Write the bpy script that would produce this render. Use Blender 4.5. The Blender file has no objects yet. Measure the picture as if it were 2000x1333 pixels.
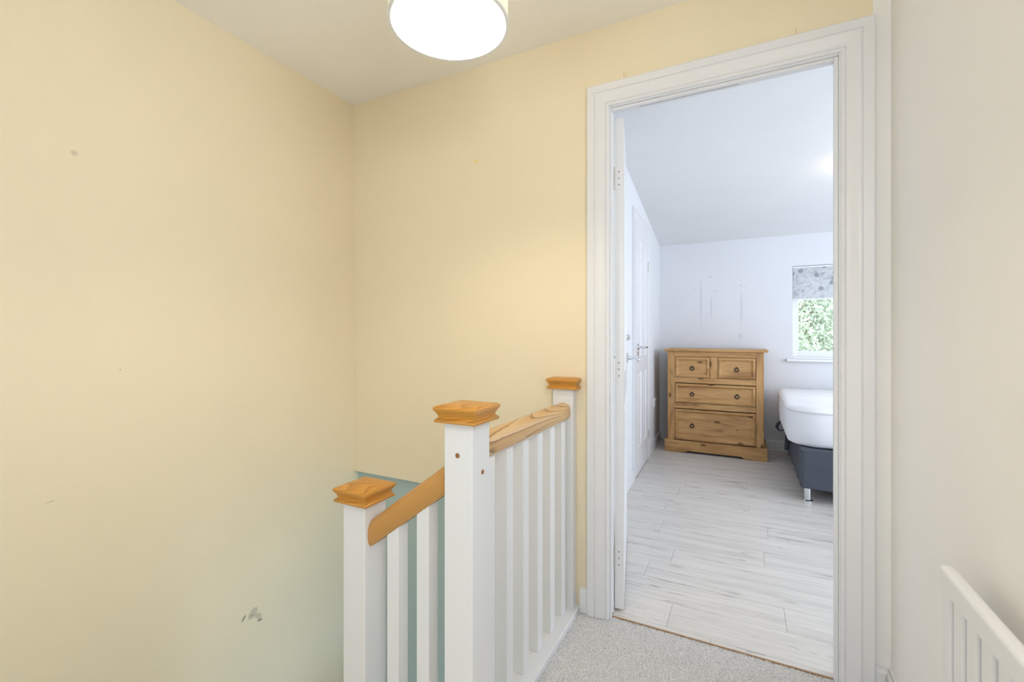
import bpy, bmesh, math, random
import numpy as np
from mathutils import Vector, Matrix, noise as mn
random.seed(7); np.random.seed(7)
R = math.radians
SC = bpy.context.scene
COL = SC.collection

# ------------------------------------------------------------------ camera
cam_d = bpy.data.cameras.new('camera'); cam = bpy.data.objects.new('camera', cam_d); COL.objects.link(cam)
cam_d.sensor_width = 36; cam_d.lens = 36 * 889 / 2000
cam_d.shift_y = -12.5 / 2000
cam_d.clip_start = 0.02; cam_d.clip_end = 200
cam.location = (0, 0, 1.10)
cam.rotation_euler = (R(90), 0, R(27.15))
SC.camera = cam
TH = R(27.15)

# ------------------------------------------------------------------ sky, lamps, exposure
SC.view_settings.view_transform = 'Standard'; SC.view_settings.look = 'None'
SC.view_settings.gamma = 1; SC.view_settings.use_curve_mapping = False
SC.view_settings.exposure = 0.09
SC.cycles.use_denoising = True
SC.cycles.max_bounces = 12; SC.cycles.diffuse_bounces = 7; SC.cycles.adaptive_threshold = 0.035
SC.cycles.sample_clamp_indirect = 8
W = bpy.data.worlds.new('overcast_sky'); SC.world = W; W.use_nodes = True
bg = W.node_tree.nodes['Background']; bg.inputs[0].default_value = (0.86, 0.94, 1.0, 1); bg.inputs[1].default_value = 6.0

def area(name, loc, aim, sx, sy, power, col):
    d = bpy.data.lights.new(name, 'AREA'); d.shape = 'RECTANGLE'; d.size = sx; d.size_y = sy
    d.energy = power; d.color = col
    o = bpy.data.objects.new(name, d); COL.objects.link(o); o.location = loc
    o.rotation_euler = (Vector(aim) - Vector(loc)).to_track_quat('-Z', 'Y').to_euler()
    return o
def point(name, loc, rad, power, col):
    d = bpy.data.lights.new(name, 'POINT'); d.shadow_soft_size = rad; d.energy = power; d.color = col
    o = bpy.data.objects.new(name, d); COL.objects.link(o); o.location = loc; return o
# daylight of the landing behind the camera, photographer's lamp, downstairs hall, bedroom's other window, two added fills
area('landing_daylight', (-0.75, -1.5, 0.75), (-0.3, 1.0, 0.75), 1.7, 1.3, 14.8, (0.68, 0.82, 1.0))
area('side_fill', (0.380, 0.30, 1.30), (-1.0, 0.75, 1.05), 0.80, 1.2, 13.5, (0.80, 0.90, 1.0))  # added fill on the right wall to brighten the newels' right faces
point('photographer_lamp', (0.20, -0.05, 1.68), 0.07, 7.6, (1.0, 0.95, 0.87))
area('downstairs_daylight', (0.55, 1.2, -1.3), (-1.5, 1.4, -0.5), 1.0, 1.2, 21, (0.54, 0.74, 1.0))
area('bedroom_daylight', (2.72, 3.2, 1.20), (0.0, 3.2, 1.45), 1.9, 1.5, 42, (0.84, 0.905, 1.0))
area('bedroom_front_fill', (1.75, 1.83, 1.30), (0.9, 5.0, 1.2), 1.3, 1.5, 23, (0.84, 0.905, 1.0))  # added fill from the front corner, no window there
point('bedroom_lamp', (0.62, 3.62, 2.12), 0.06, 0.9, (1.0, 0.80, 0.58))

# ------------------------------------------------------------------ materials
def lin(c):
    return tuple(((v / 255) / 12.92 if v / 255 <= 0.04045 else ((v / 255 + 0.055) / 1.055) ** 2.4) for v in c)
class NT:
    def __init__(s, name):
        s.m = bpy.data.materials.new(name); s.m.use_nodes = True
        s.n = s.m.node_tree.nodes; s.l = s.m.node_tree.links
        s.b = s.n['Principled BSDF']
    def add(s, t, **kw):
        n = s.n.new(t)
        for k, v in kw.items(): setattr(n, k, v)
        return n
    def set(s, n, k, v):
        if isinstance(v, bpy.types.NodeSocket): s.l.new(v, n.inputs[k])
        else: n.inputs[k].default_value = v
    def coord(s, kind='Object'):
        return s.add('ShaderNodeTexCoord').outputs[kind]
    def mapping(s, vec, scale=(1, 1, 1), loc=None, rot=None):
        n = s.add('ShaderNodeMapping'); s.set(n, 'Vector', vec); n.inputs['Scale'].default_value = scale
        if loc is not None: s.set(n, 'Location', loc)
        if rot is not None: n.inputs['Rotation'].default_value = rot
        return n.outputs[0]
    def noise(s, vec, scale, detail=3, rough=0.5, dist=0.0):
        n = s.add('ShaderNodeTexNoise'); s.set(n, 'Vector', vec); n.inputs['Scale'].default_value = scale
        n.inputs['Detail'].default_value = detail; n.inputs['Roughness'].default_value = rough
        n.inputs['Distortion'].default_value = dist
        return n.outputs['Fac']
    def ramp(s, fac, stops):
        n = s.add('ShaderNodeValToRGB'); s.set(n, 'Fac', fac); e = n.color_ramp.elements
        while len(e) < len(stops): e.new(0.5)
        for q, (p, c) in zip(e, stops): q.position = p; q.color = (*c, 1) if len(c) == 3 else c
        return n.outputs['Color']
    def mix(s, fac, a, b, mode='MIX'):
        n = s.add('ShaderNodeMix', data_type='RGBA', blend_type=mode)
        s.set(n, 0, fac)
        for i, v in ((6, a), (7, b)):
            if isinstance(v, bpy.types.NodeSocket): s.l.new(v, n.inputs[i])
            else: n.inputs[i].default_value = (*v, 1)
        return n.outputs[2]
    def math(s, op, a, b=0.0, clamp=False):
        n = s.add('ShaderNodeMath', operation=op, use_clamp=clamp); s.set(n, 0, a); s.set(n, 1, b); return n.outputs[0]
    def bump(s, h, strength, dist):
        n = s.add('ShaderNodeBump'); s.set(n, 'Height', h); n.inputs['Strength'].default_value = strength
        n.inputs['Distance'].default_value = dist; s.l.new(n.outputs[0], s.b.inputs['Normal'])
    def base(s, c):
        if isinstance(c, bpy.types.NodeSocket): s.l.new(c, s.b.inputs['Base Color'])
        else: s.b.inputs['Base Color'].default_value = (*c, 1)
    def fin(s, rough=0.6, metal=0.0, spec=0.5):
        s.b.inputs['Roughness'].default_value = rough; s.b.inputs['Metallic'].default_value = metal
        s.b.inputs['Specular IOR Level'].default_value = spec
        return s.m

def world_pos(t):
    return t.add('ShaderNodeNewGeometry').outputs['Position']

def paint(name, col, rough=0.75, marks=(), var=0.03, bump=0.12):
    """emulsion on plaster: faint roller texture; marks = (y-or-x axis, c1, c2, r1, r2, angle, colour, soft) in metres on the wall"""
    t = NT(name); P = world_pos(t)
    n = t.noise(P, 2.2, 2)
    c = t.mix(n, tuple(v * (1 - var) for v in col), tuple(min(1, v * (1 + var)) for v in col))
    if marks:
        sp = t.add('ShaderNodeSeparateXYZ'); t.set(sp, 0, P)
        wob = t.noise(P, 95, 2)
        for ax, a, z, ra, rz, ang, mc, soft in marks:
            u = t.math('SUBTRACT', sp.outputs[ax], a); v = t.math('SUBTRACT', sp.outputs[2], z)
            ca, sa = math.cos(R(ang)), math.sin(R(ang))
            p = t.math('ADD', t.math('MULTIPLY', u, ca / ra), t.math('MULTIPLY', v, sa / ra))
            q = t.math('ADD', t.math('MULTIPLY', u, -sa / rz), t.math('MULTIPLY', v, ca / rz))
            d = t.math('ADD', t.math('MULTIPLY', p, p), t.math('MULTIPLY', q, q))
            d = t.math('ADD', d, t.math('MULTIPLY', t.math('SUBTRACT', wob, 0.5), 0.4))
            f = t.add('ShaderNodeMapRange'); t.set(f, 'Value', d); f.inputs['From Min'].default_value = 1 + soft
            f.inputs['From Max'].default_value = 1 - soft
            c = t.mix(f.outputs[0], c, mc)
    t.base(c)
    t.bump(t.noise(P, 210, 2), bump, 0.002)
    return t.fin(rough, spec=0.25)

def gloss_white(name, col=(0.77, 0.775, 0.80), rough=0.32):
    t = NT(name); P = t.coord()
    t.base(t.mix(t.noise(P, 6, 2), tuple(v * .985 for v in col), col))
    return t.fin(rough)

def oak(name, light, mid, dark, axis=0, rough=0.34, period=0.007, tilt=2.5, tilt2=1.0, offset=0.03, contrast=0.6, edge=0.3):
    """sawn grain: growth rings about an axis nearly along the piece, cut by its surface"""
    t = NT(name); info = t.add('ShaderNodeObjectInfo'); P = t.coord()
    rot = (R(tilt), 0, R(tilt2)) if axis == 1 else (0, R(tilt), R(tilt2))
    v = t.mapping(P, (1, 1, 1), rot=rot)
    add = t.add('ShaderNodeVectorMath', operation='ADD'); t.l.new(v, add.inputs[0]); add.inputs[1].default_value = (offset * 0.5 if axis == 1 else 0, 0 if axis == 1 else offset * 0.3, offset)
    off = t.add('ShaderNodeVectorMath', operation='SCALE'); off.inputs[0].default_value = (0.0, 0.0, 0.04); t.l.new(info.outputs['Random'], off.inputs['Scale'])
    add2 = t.add('ShaderNodeVectorMath', operation='ADD'); t.l.new(add.outputs[0], add2.inputs[0]); t.l.new(off.outputs[0], add2.inputs[1])
    sc = [1, 1, 1]; sc[axis] = 0.12
    wv = t.noise(t.mapping(v, tuple(9 * k for k in sc)), 1, 2)
    jit = t.add('ShaderNodeVectorMath', operation='SCALE'); jit.inputs[0].default_value = (0.012, 0.012, 0.012); t.l.new(wv, jit.inputs['Scale'])
    add3 = t.add('ShaderNodeVectorMath', operation='ADD'); t.l.new(add2.outputs[0], add3.inputs[0]); t.l.new(jit.outputs[0], add3.inputs[1])
    w = t.add('ShaderNodeTexWave', wave_type='RINGS', rings_direction='XYZ'[axis], wave_profile='SAW'); t.set(w, 'Vector', add3.outputs[0])
    w.inputs['Scale'].default_value = 2 * math.pi / (20 * period); w.inputs['Distortion'].default_value = 0.6; w.inputs['Detail'].default_value = 2
    w.inputs['Detail Scale'].default_value = 0.6
    c = t.mix(w.outputs['Fac'], light, mid)
    line = t.ramp(w.outputs['Fac'], [(0.0, (0.6, 0.6, 0.6)), (0.03, (0, 0, 0)), (1 - edge, (0, 0, 0)), (1.0, (1, 1, 1))])
    c = t.mix(t.math('MULTIPLY', line, contrast), c, dark)
    sc2 = [420, 420, 420]; sc2[axis] = 10
    fine = t.noise(t.mapping(v, tuple(sc2)), 1, 2)
    c = t.mix(t.math('MULTIPLY', t.ramp(fine, [(0.5, (0, 0, 0)), (0.7, (1, 1, 1))]), 0.35), c, mid)
    t.base(c); t.bump(fine, 0.1, 0.0005)
    return t.fin(rough)

def pine(name):
    """antique waxed pine, grain along local x (or z for stiles), with knots"""
    t = NT(name); info = t.add('ShaderNodeObjectInfo'); P = t.coord()
    off = t.add('ShaderNodeVectorMath', operation='SCALE'); off.inputs[0].default_value = (7.3, 4.1, 9.7)
    t.l.new(info.outputs['Random'], off.inputs['Scale'])
    v = t.mapping(P, (1.3, 9, 9), loc=off.outputs[0])
    n = t.noise(v, 2.4, 4, 0.55, 0.8)
    c = t.ramp(n, [(0.28, lin((146, 104, 60))), (0.44, lin((188, 144, 90))), (0.62, lin((206, 163, 108))), (0.78, lin((170, 126, 76)))])
    fine = t.noise(t.mapping(P, (5, 140, 140), loc=off.outputs[0]), 1, 2)
    c = t.mix(t.math('MULTIPLY', fine, 0.30), c, lin((150, 106, 58)))
    vo = t.add('ShaderNodeTexVoronoi'); t.set(vo, 'Vector', t.mapping(P, (4.2, 9.5, 9.5), loc=off.outputs[0]))
    vo.inputs['Scale'].default_value = 1.0
    k = t.math('ADD', vo.outputs['Distance'], t.math('MULTIPLY', fine, 0.05))
    kf = t.ramp(k, [(0.0, (1, 1, 1)), (0.11, (0.9, 0.9, 0.9)), (0.165, (0, 0, 0)), (1, (0, 0, 0))])
    c = t.mix(t.math('MULTIPLY', kf, 0.85), c, lin((82, 46, 22)))
    st = t.noise(v, 1.1, 2)
    c = t.mix(t.math('MULTIPLY', t.ramp(st, [(0.56, (0, 0, 0)), (0.66, (1, 1, 1))]), 0.5), c, lin((118, 80, 46)))
    t.base(c); t.bump(fine, 0.1, 0.0006)
    return t.fin(0.42)

def laminate(name):
    """pale washed oak laminate, grain along local x, each board shifted by its own random value"""
    t = NT(name); info = t.add('ShaderNodeObjectInfo'); P = t.coord()
    off = t.add('ShaderNodeVectorMath', operation='SCALE'); off.inputs[0].default_value = (17.3, 11.1, 5.0)
    t.l.new(info.outputs['Random'], off.inputs['Scale'])
    v = t.mapping(P, (0.7, 8.0, 1), loc=off.outputs[0])
    n = t.noise(v, 2.3, 6, 0.65, 0.5)
    c = t.ramp(n, [(0.25, lin((178, 173, 166))), (0.45, lin((206, 202, 197))), (0.58, lin((217, 213, 207))), (0.78, lin((194, 189, 182)))])
    tone = t.math('MULTIPLY', t.math('SUBTRACT', info.outputs['Random'], 0.5), 0.12)
    c = t.mix(t.math('ADD', 0.3, tone), c, lin((214, 210, 205)))
    fine = t.noise(t.mapping(P, (4, 170, 1), loc=off.outputs[0]), 1, 3, 0.6)
    c = t.mix(t.math('MULTIPLY', t.ramp(fine, [(0.45, (0, 0, 0)), (0.7, (1, 1, 1))]), 0.22), c, lin((150, 143, 134)))
    # long dark cracks in the print
    v2 = t.mapping(P, (0.9, 10, 1), loc=off.outputs[0])
    n2 = t.noise(v2, 1.7, 4, 0.5, 1.4)
    band = t.math('ABSOLUTE', t.math('SUBTRACT', n2, 0.60))
    ln = t.ramp(band, [(0.0, (1, 1, 1)), (0.008, (0.35, 0.35, 0.35)), (0.022, (0, 0, 0)), (1, (0, 0, 0))])
    gate = t.ramp(t.noise(t.mapping(P, (1.4, 3, 1), loc=off.outputs[0]), 2.3, 1), [(0.42, (0, 0, 0)), (0.55, (1, 1, 1))])
    c = t.mix(t.math('MULTIPLY', t.math('MULTIPLY', ln, gate), 0.9), c, lin((112, 106, 102)))
    vo = t.add('ShaderNodeTexVoronoi'); t.set(vo, 'Vector', t.mapping(P, (2.4, 7.5, 1), loc=off.outputs[0])); vo.inputs['Scale'].default_value = 1
    k = t.math('ADD', vo.outputs['Distance'], t.math('MULTIPLY', fine, 0.10))
    kf = t.ramp(k, [(0.0, (1, 1, 1)), (0.09, (0.75, 0.75, 0.75)), (0.16, (0.1, 0.1, 0.1)), (0.22, (0, 0, 0)), (1, (0, 0, 0))])
    c = t.mix(t.math('MULTIPLY', kf, 0.55), c, lin((118, 112, 106)))
    t.base(c); t.bump(fine, 0.06, 0.0005)
    return t.fin(0.36)

def plain(name, col, rough=0.5, metal=0.0, nscale=0, nvar=0.1, bump=0.0, bscale=200, bdist=0.001):
    t = NT(name); P = t.coord()
    if nscale: t.base(t.mix(t.noise(P, nscale, 3), tuple(v * (1 - nvar) for v in col), tuple(min(1, v * (1 + nvar)) for v in col)))
    else: t.base(col)
    if bump: t.bump(t.noise(P, bscale, 2), bump, bdist)
    return t.fin(rough, metal)

CREAM = (0.82, 0.73, 0.54)
def lw_mark(px, py, rx, ry, ang, col, soft=0.25):
    """an ellipse on the left stair wall (x = -1.825), centre read off the photograph, radii in metres"""
    u = (px - 1000) / 889; dx = -math.sin(TH) + u * math.cos(TH); dy = math.cos(TH) + u * math.sin(TH)
    s = -1.825 / dx
    return (1, s * dy, 1.10 - (py - 654) / 889 * s, rx, ry, ang, col, soft)
def bw_mark(px, py, rx, ry, ang, col, soft, Y):
    u = (px - 1000) / 889; dx = -math.sin(TH) + u * math.cos(TH); dy = math.cos(TH) + u * math.sin(TH)
    s = Y / dy
    return (0, s * dx, 1.10 - (py - 654) / 889 * s, rx, ry, ang, col, soft)
CH = tuple(v * 0.74 for v in CREAM); CH2 = tuple(v * 0.5 for v in CREAM)
M = {}
M['wall_left'] = paint('cream_wall_paint_scuffed', CREAM, marks=(
    lw_mark(494, 1199, 0.024, 0.0165, 45, CH, 0.10), lw_mark(504.5, 1203, 0.017, 0.0105, -30, CH, 0.10),
    lw_mark(507.5, 1211, 0.012, 0.0070, -22, CH2, 0.12), lw_mark(476, 1209, 0.013, 0.0055, 50, CH2, 0.15),
    lw_mark(492, 1203, 0.010, 0.003, 0, CH2, 0.2), lw_mark(98, 981, 0.010, 0.002, 0, CH, 0.8), lw_mark(145, 299, 0.008, 0.008, 0, CH, 0.95),
    lw_mark(348, 829, 0.004, 0.0015, -40, CH, 0.6), lw_mark(235, 723, 0.003, 0.003, 0, CH, 0.6)))
M['wall_door'] = paint('cream_wall_paint', CREAM, marks=(
    bw_mark(930, 315, 0.008, 0.005, 0, lin((235, 215, 110)), 0.3, 1.742),
    bw_mark(1218.5, 147, 0.0012, 0.017, 0, lin((205, 186, 150)), 0.3, 1.742), bw_mark(1223, 147, 0.0012, 0.017, 0, lin((205, 186, 150)), 0.3, 1.742),
    bw_mark(1554.5, 60, 0.0012, 0.012, 0, lin((205, 186, 150)), 0.3, 1.742)))
M['wall_right'] = paint('off_white_wall_tone', (0.86, 0.85, 0.83))  # paler tone; cool light on the door wall's right strip is put into it
M['ceiling'] = paint('ceiling_paint', (0.89, 0.86, 0.80))
M['wall_teal'] = paint('pale_grey_green_wall_paint', (0.42, 0.52, 0.50))
MK = lin((208, 212, 219))
bm_ = lambda x, y, rx, ry: bw_mark(x, y, rx * 1.3, ry, 0, MK, 0.95, 5.0)
M['bed_wall_back'] = paint('pale_grey_wall_paint_marked', (0.74, 0.755, 0.79), marks=(
    bm_(1369, 590, 0.008, 0.20), bm_(1389, 600, 0.006, 0.11), bm_(1448, 602, 0.009, 0.15), bm_(1446, 657, 0.013, 0.030),
    bm_(1340, 566, 0.007, 0.007), bm_(1357, 566, 0.007, 0.007), bm_(1396, 569, 0.010, 0.008), bm_(1437, 563, 0.007, 0.006),
    bm_(1456, 562, 0.008, 0.006), bm_(1447, 558, 0.012, 0.010), bm_(1388, 541, 0.012, 0.010)))
M['bed_wall'] = paint('pale_grey_wall_paint', (0.76, 0.775, 0.80))
M['bed_ceiling'] = paint('bedroom_ceiling_paint', (0.78, 0.79, 0.80))
M['white'] = gloss_white('white_gloss_paint')
M['white2'] = gloss_white('white_satin_newel_paint', (0.79, 0.795, 0.81), 0.4)
M['upvc'] = gloss_white('white_window_plastic', (0.84, 0.85, 0.86), 0.3)
M['oak_rail'] = oak('ash_handrail_wood_long', lin((214, 182, 136)), lin((200, 158, 106)), lin((118, 84, 50)), axis=1, period=0.0068, tilt=3.6, offset=0.006, contrast=0.95, edge=0.2)
M['oak_low'] = oak('oak_handrail_wood', lin((206, 158, 92)), lin((186, 134, 70)), lin((138, 90, 42)), axis=0, period=0.0058, tilt=36.9, tilt2=0.3, offset=0.10, contrast=0.42, edge=0.45)
M['oak_cap'] = oak('varnished_oak_cap', lin((208, 152, 70)), lin((188, 128, 48)), lin((142, 88, 30)), axis=0, period=0.0065, tilt=6, offset=0.06, contrast=0.32, edge=0.4)
M['dowel'] = plain('dowel_wood', lin((150, 100, 58)), 0.5, nscale=300)
M['pine'] = pine('antique_pine')
M['shadow'] = plain('dark_carcass_gap', (0.02, 0.014, 0.008), 0.9)
M['laminate'] = laminate('washed_oak_laminate')
M['joint'] = plain('laminate_joint', lin((172, 166, 158)), 0.8)
M['threshold'] = plain('threshold_wood', lin((160, 128, 96)), 0.5, nscale=40)
M['chrome'] = plain('chrome', (0.72, 0.74, 0.77), 0.14, 1.0)
M['steel'] = plain('brushed_steel', (0.62, 0.62, 0.60), 0.32, 1.0)
M['screw'] = plain('screw_head', (0.30, 0.28, 0.26), 0.4, 1.0)
M['iron'] = plain('black_iron', (0.035, 0.03, 0.028), 0.45, 0.7)
M['seal'] = plain('dark_seal', (0.35, 0.35, 0.36), 0.8)
M['sheet'] = plain('white_cotton_jersey', (0.80, 0.81, 0.84), 0.9, nscale=8, nvar=0.015, bump=0.15, bscale=400)
M['quilt'] = plain('white_quilted_cotton', (0.86, 0.86, 0.87), 0.92, bump=0.2, bscale=260)
M['char'] = plain('charcoal_upholstery', lin((72, 78, 88)), 0.85, nscale=7, nvar=0.14, bump=0.35, bscale=700)
M['strap'] = plain('dark_strap_fabric', lin((62, 68, 78)), 0.8, nscale=30)
M['carpet_base'] = plain('carpet_backing', lin((120, 120, 120)), 0.95)
M['socket'] = plain('white_plastic', (0.80, 0.80, 0.80), 0.35)
M['grass'] = plain('lawn_grass', (0.10, 0.20, 0.05), 0.9, nscale=3, nvar=0.3)
M['bark'] = plain('bark', (0.30, 0.26, 0.20), 0.9, nscale=14, nvar=0.3, bump=0.5, bscale=40)
M['brass'] = plain('lamp_fitting', (0.8, 0.8, 0.78), 0.4)

def carpet_mat():
    t = NT('speckled_grey_carpet_pile'); P = world_pos(t)
    n = t.noise(P, 270, 2, 0.8)
    c = t.ramp(n, [(0.30, lin((128, 128, 130))), (0.44, lin((206, 206, 208))), (0.55, lin((240, 240, 242))), (0.72, lin((250, 250, 250)))])
    c = t.mix(t.math('MULTIPLY', t.noise(P, 9, 2), 0.25), c, lin((228, 228, 230)))
    t.base(c); return t.fin(0.95, spec=0.1)
M['carpet'] = carpet_mat()

def shade_mat():
    t = NT('white_lamp_shade_fabric'); out = t.n['Material Output']
    d = t.add('ShaderNodeBsdfDiffuse'); d.inputs[0].default_value = (0.90, 0.88, 0.84, 1)
    tr = t.add('ShaderNodeBsdfTranslucent'); tr.inputs[0].default_value = (0.93, 0.90, 0.85, 1)
    mx = t.add('ShaderNodeMixShader'); mx.inputs[0].default_value = 0.62
    t.l.new(d.outputs[0], mx.inputs[1]); t.l.new(tr.outputs[0], mx.inputs[2]); t.l.new(mx.outputs[0], out.inputs[0])
    return t.m
M['shade'] = shade_mat()
def emis(name, col, s):
    t = NT(name); t.b.inputs['Base Color'].default_value = (*col, 1)
    t.b.inputs['Emission Color'].default_value = (*col, 1); t.b.inputs['Emission Strength'].default_value = s
    return t.m
M['bulb'] = emis('lit_bulb', (1.0, 0.81, 0.56), 275)

def glass_mat():
    t = NT('window_glass'); out = t.n['Material Output']
    tr = t.add('ShaderNodeBsdfTransparent'); tr.inputs[0].default_value = (0.94, 0.97, 0.96, 1)
    g = t.add('ShaderNodeBsdfGlossy'); g.inputs['Roughness'].default_value = 0.02
    f = t.add('ShaderNodeFresnel'); f.inputs[0].default_value = 1.45
    mx = t.add('ShaderNodeMixShader'); t.l.new(f.outputs[0], mx.inputs[0])
    t.l.new(tr.outputs[0], mx.inputs[1]); t.l.new(g.outputs[0], mx.inputs[2]); t.l.new(mx.outputs[0], out.inputs[0])
    return t.m
M['glass'] = glass_mat()

def blind_mat():
    t = NT('grey_leaf_print_blind'); P = t.coord(); out = t.n['Material Output']
    v = t.mapping(P, (1, 1, 1), rot=(0, R(38), 0))
    n = t.noise(t.mapping(v, (9, 1, 26)), 1.6, 3, 0.6, 1.6)
    a = t.ramp(n, [(0.0, (0, 0, 0)), (0.53, (0, 0, 0)), (0.59, (1, 1, 1)), (1, (1, 1, 1))])
    v2 = t.mapping(P, (1, 1, 1), rot=(0, R(-30), 0))
    n2 = t.noise(t.mapping(v2, (14, 1, 34), loc=(3, 1, 5)), 1.5, 3, 0.6, 1.2)
    b = t.ramp(n2, [(0.0, (0, 0, 0)), (0.58, (0, 0, 0)), (0.63, (1, 1, 1)), (1, (1, 1, 1))])
    vo = t.add('ShaderNodeTexVoronoi'); t.set(vo, 'Vector', t.mapping(P, (10, 10, 10))); vo.inputs['Scale'].default_value = 1
    d = t.ramp(vo.outputs['Distance'], [(0.0, (1, 1, 1)), (0.19, (1, 1, 1)), (0.23, (0, 0, 0)), (1, (0, 0, 0))])
    c = t.mix(t.math('MULTIPLY', a, 0.55), (0.74, 0.75, 0.78), (0.42, 0.45, 0.52))
    c = t.mix(t.math('MULTIPLY', b, 0.5), c, (0.40, 0.40, 0.44))
    c = t.mix(t.math('MULTIPLY', d, 0.6), c, (0.22, 0.27, 0.36))
    df = t.add('ShaderNodeBsdfDiffuse'); t.l.new(c, df.inputs[0])
    tr = t.add('ShaderNodeBsdfTranslucent'); t.l.new(c, tr.inputs[0])
    mx = t.add('ShaderNodeMixShader'); mx.inputs[0].default_value = 0.3
    t.l.new(df.outputs[0], mx.inputs[1]); t.l.new(tr.outputs[0], mx.inputs[2]); t.l.new(mx.outputs[0], out.inputs[0])
    return t.m
M['blind'] = blind_mat()

def leaf_mat():
    t = NT('tree_leaf'); out = t.n['Material Output']; P = world_pos(t)
    n = t.noise(P, 2.2, 3, 0.7)
    c = t.ramp(n, [(0.3, (0.36, 0.41, 0.36)), (0.5, (0.50, 0.54, 0.46)), (0.68, (0.70, 0.70, 0.60))])  # leaf tones paled, overexposed glare put into the colour
    df = t.add('ShaderNodeBsdfDiffuse'); t.l.new(c, df.inputs[0])
    tr = t.add('ShaderNodeBsdfTranslucent'); t.l.new(c, tr.inputs[0])
    mx = t.add('ShaderNodeMixShader'); mx.inputs[0].default_value = 0.45
    t.l.new(df.outputs[0], mx.inputs[1]); t.l.new(tr.outputs[0], mx.inputs[2]); t.l.new(mx.outputs[0], out.inputs[0])
    return t.m
M['leaf'] = leaf_mat()

# ------------------------------------------------------------------ mesh helpers
class MB:
    """collects vertices and faces; build() links them as ONE mesh object"""
    def __init__(s): s.v = []; s.f = []
    def poly(s, vs, fs, mat=None):
        o = len(s.v)
        s.v += [tuple(mat @ Vector(v)) if mat else tuple(v) for v in vs]
        s.f += [tuple(i + o for i in f) for f in fs]; return s
    def box(s, a, b, mat=None):
        x0, y0, z0 = a; x1, y1, z1 = b
        return s.poly([(x0, y0, z0), (x1, y0, z0), (x1, y1, z0), (x0, y1, z0), (x0, y0, z1), (x1, y0, z1), (x1, y1, z1), (x0, y1, z1)],
                      [(0, 3, 2, 1), (4, 5, 6, 7), (0, 1, 5, 4), (1, 2, 6, 5), (2, 3, 7, 6), (3, 0, 4, 7)], mat)
    def loops(s, rings, cap0=True, cap1=True, closed=True, mat=None):
        n = len(rings[0]); vs = [p for r in rings for p in r]; fs = []
        for i in range(len(rings) - 1):
            for j in range(n if closed else n - 1):
                k = (j + 1) % n
                fs.append((i * n + j, i * n + k, (i + 1) * n + k, (i + 1) * n + j))
        if cap0: fs.append(tuple(range(n - 1, -1, -1)))
        if cap1: fs.append(tuple(range((len(rings) - 1) * n, len(rings) * n)))
        return s.poly(vs, fs, mat)
    def lathe(s, prof, seg=32, cap0=True, cap1=True, mat=None):
        rings = [[(r * math.cos(2 * math.pi * k / seg), r * math.sin(2 * math.pi * k / seg), z) for k in range(seg)] for r, z in prof]
        return s.loops(rings, cap0, cap1, True, mat)
    def square(s, prof, mat=None):
        """square 'lathe': prof = (half size, z)"""
        rings = [[(-h, -h, z), (h, -h, z), (h, h, z), (-h, h, z)] for h, z in prof]
        return s.loops(rings, mat=mat)
    def tube(s, pts, r, seg=10, mat=None, flat=1.0):
        rings = []; pts = [Vector(p) for p in pts]; up = Vector((0, 0, 1))
        for i, p in enumerate(pts):
            d = (pts[min(i + 1, len(pts) - 1)] - pts[max(i - 1, 0)]).normalized()
            a = d.cross(up)
            if a.length < 1e-3: a = d.cross(Vector((0, 1, 0)))
            a.normalize(); b = d.cross(a).normalized()
            rr = r[i] if isinstance(r, (list, tuple)) else r
            rings.append([tuple(p + a * rr * math.cos(2 * math.pi * k / seg) + b * rr * flat * math.sin(2 * math.pi * k / seg)) for k in range(seg)])
        return s.loops(rings, mat=mat)
    def build(s, name, mat, parent=None, bevel=0.0, seg=2, smooth=False, origin='center', auto=None):
        v = np.array(s.v, dtype=float); c = (v.min(0) + v.max(0)) / 2
        if origin == 'base': c[2] = v[:, 2].min()
        if origin == 'keep': c = np.zeros(3)
        me = bpy.data.meshes.new(name); me.from_pydata([tuple(p) for p in (v - c)], [], s.f)
        bm = bmesh.new(); bm.from_mesh(me); bmesh.ops.recalc_face_normals(bm, faces=bm.faces); bm.to_mesh(me); bm.free()
        me.materials.append(mat)
        o = bpy.data.objects.new(name, me); COL.objects.link(o); o.location = c
        if smooth:
            for p in me.polygons: p.use_smooth = True
        if auto:
            for p in me.polygons: p.use_smooth = True
            me.set_sharp_from_angle(angle=R(auto))
        if bevel:
            b = o.modifiers.new('bevel', 'BEVEL'); b.width = bevel; b.segments = seg; b.limit_method = 'ANGLE'; b.angle_limit = R(40)
        if parent:
            o.parent = parent
            if not parent.get('_rot'): o.location = Vector(c) - parent_origin(parent)
        return o
def parent_origin(p):
    v = Vector((0, 0, 0))
    while p: v = v + Vector(p.location); p = p.parent
    return v
def empty(name, loc, rz=0.0, local=False):
    """Empty at a thing's base. local=True: its parts are given in its own coordinates"""
    o = bpy.data.objects.new(name, None); COL.objects.link(o); o.location = loc; o.rotation_euler.z = rz; o.empty_display_size = 0.05
    if local: o['_rot'] = 1
    return o
def tag(o, label=None, cat=None, group=None, kind=None):
    for k, v in (('label', label), ('category', cat), ('group', group), ('kind', kind)):
        if v: o[k] = v
    return o
def copy_part(o, loc, parent=None):
    c = o.copy(); COL.objects.link(c); c.location = loc
    if parent: c.parent = parent
    return c

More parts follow.
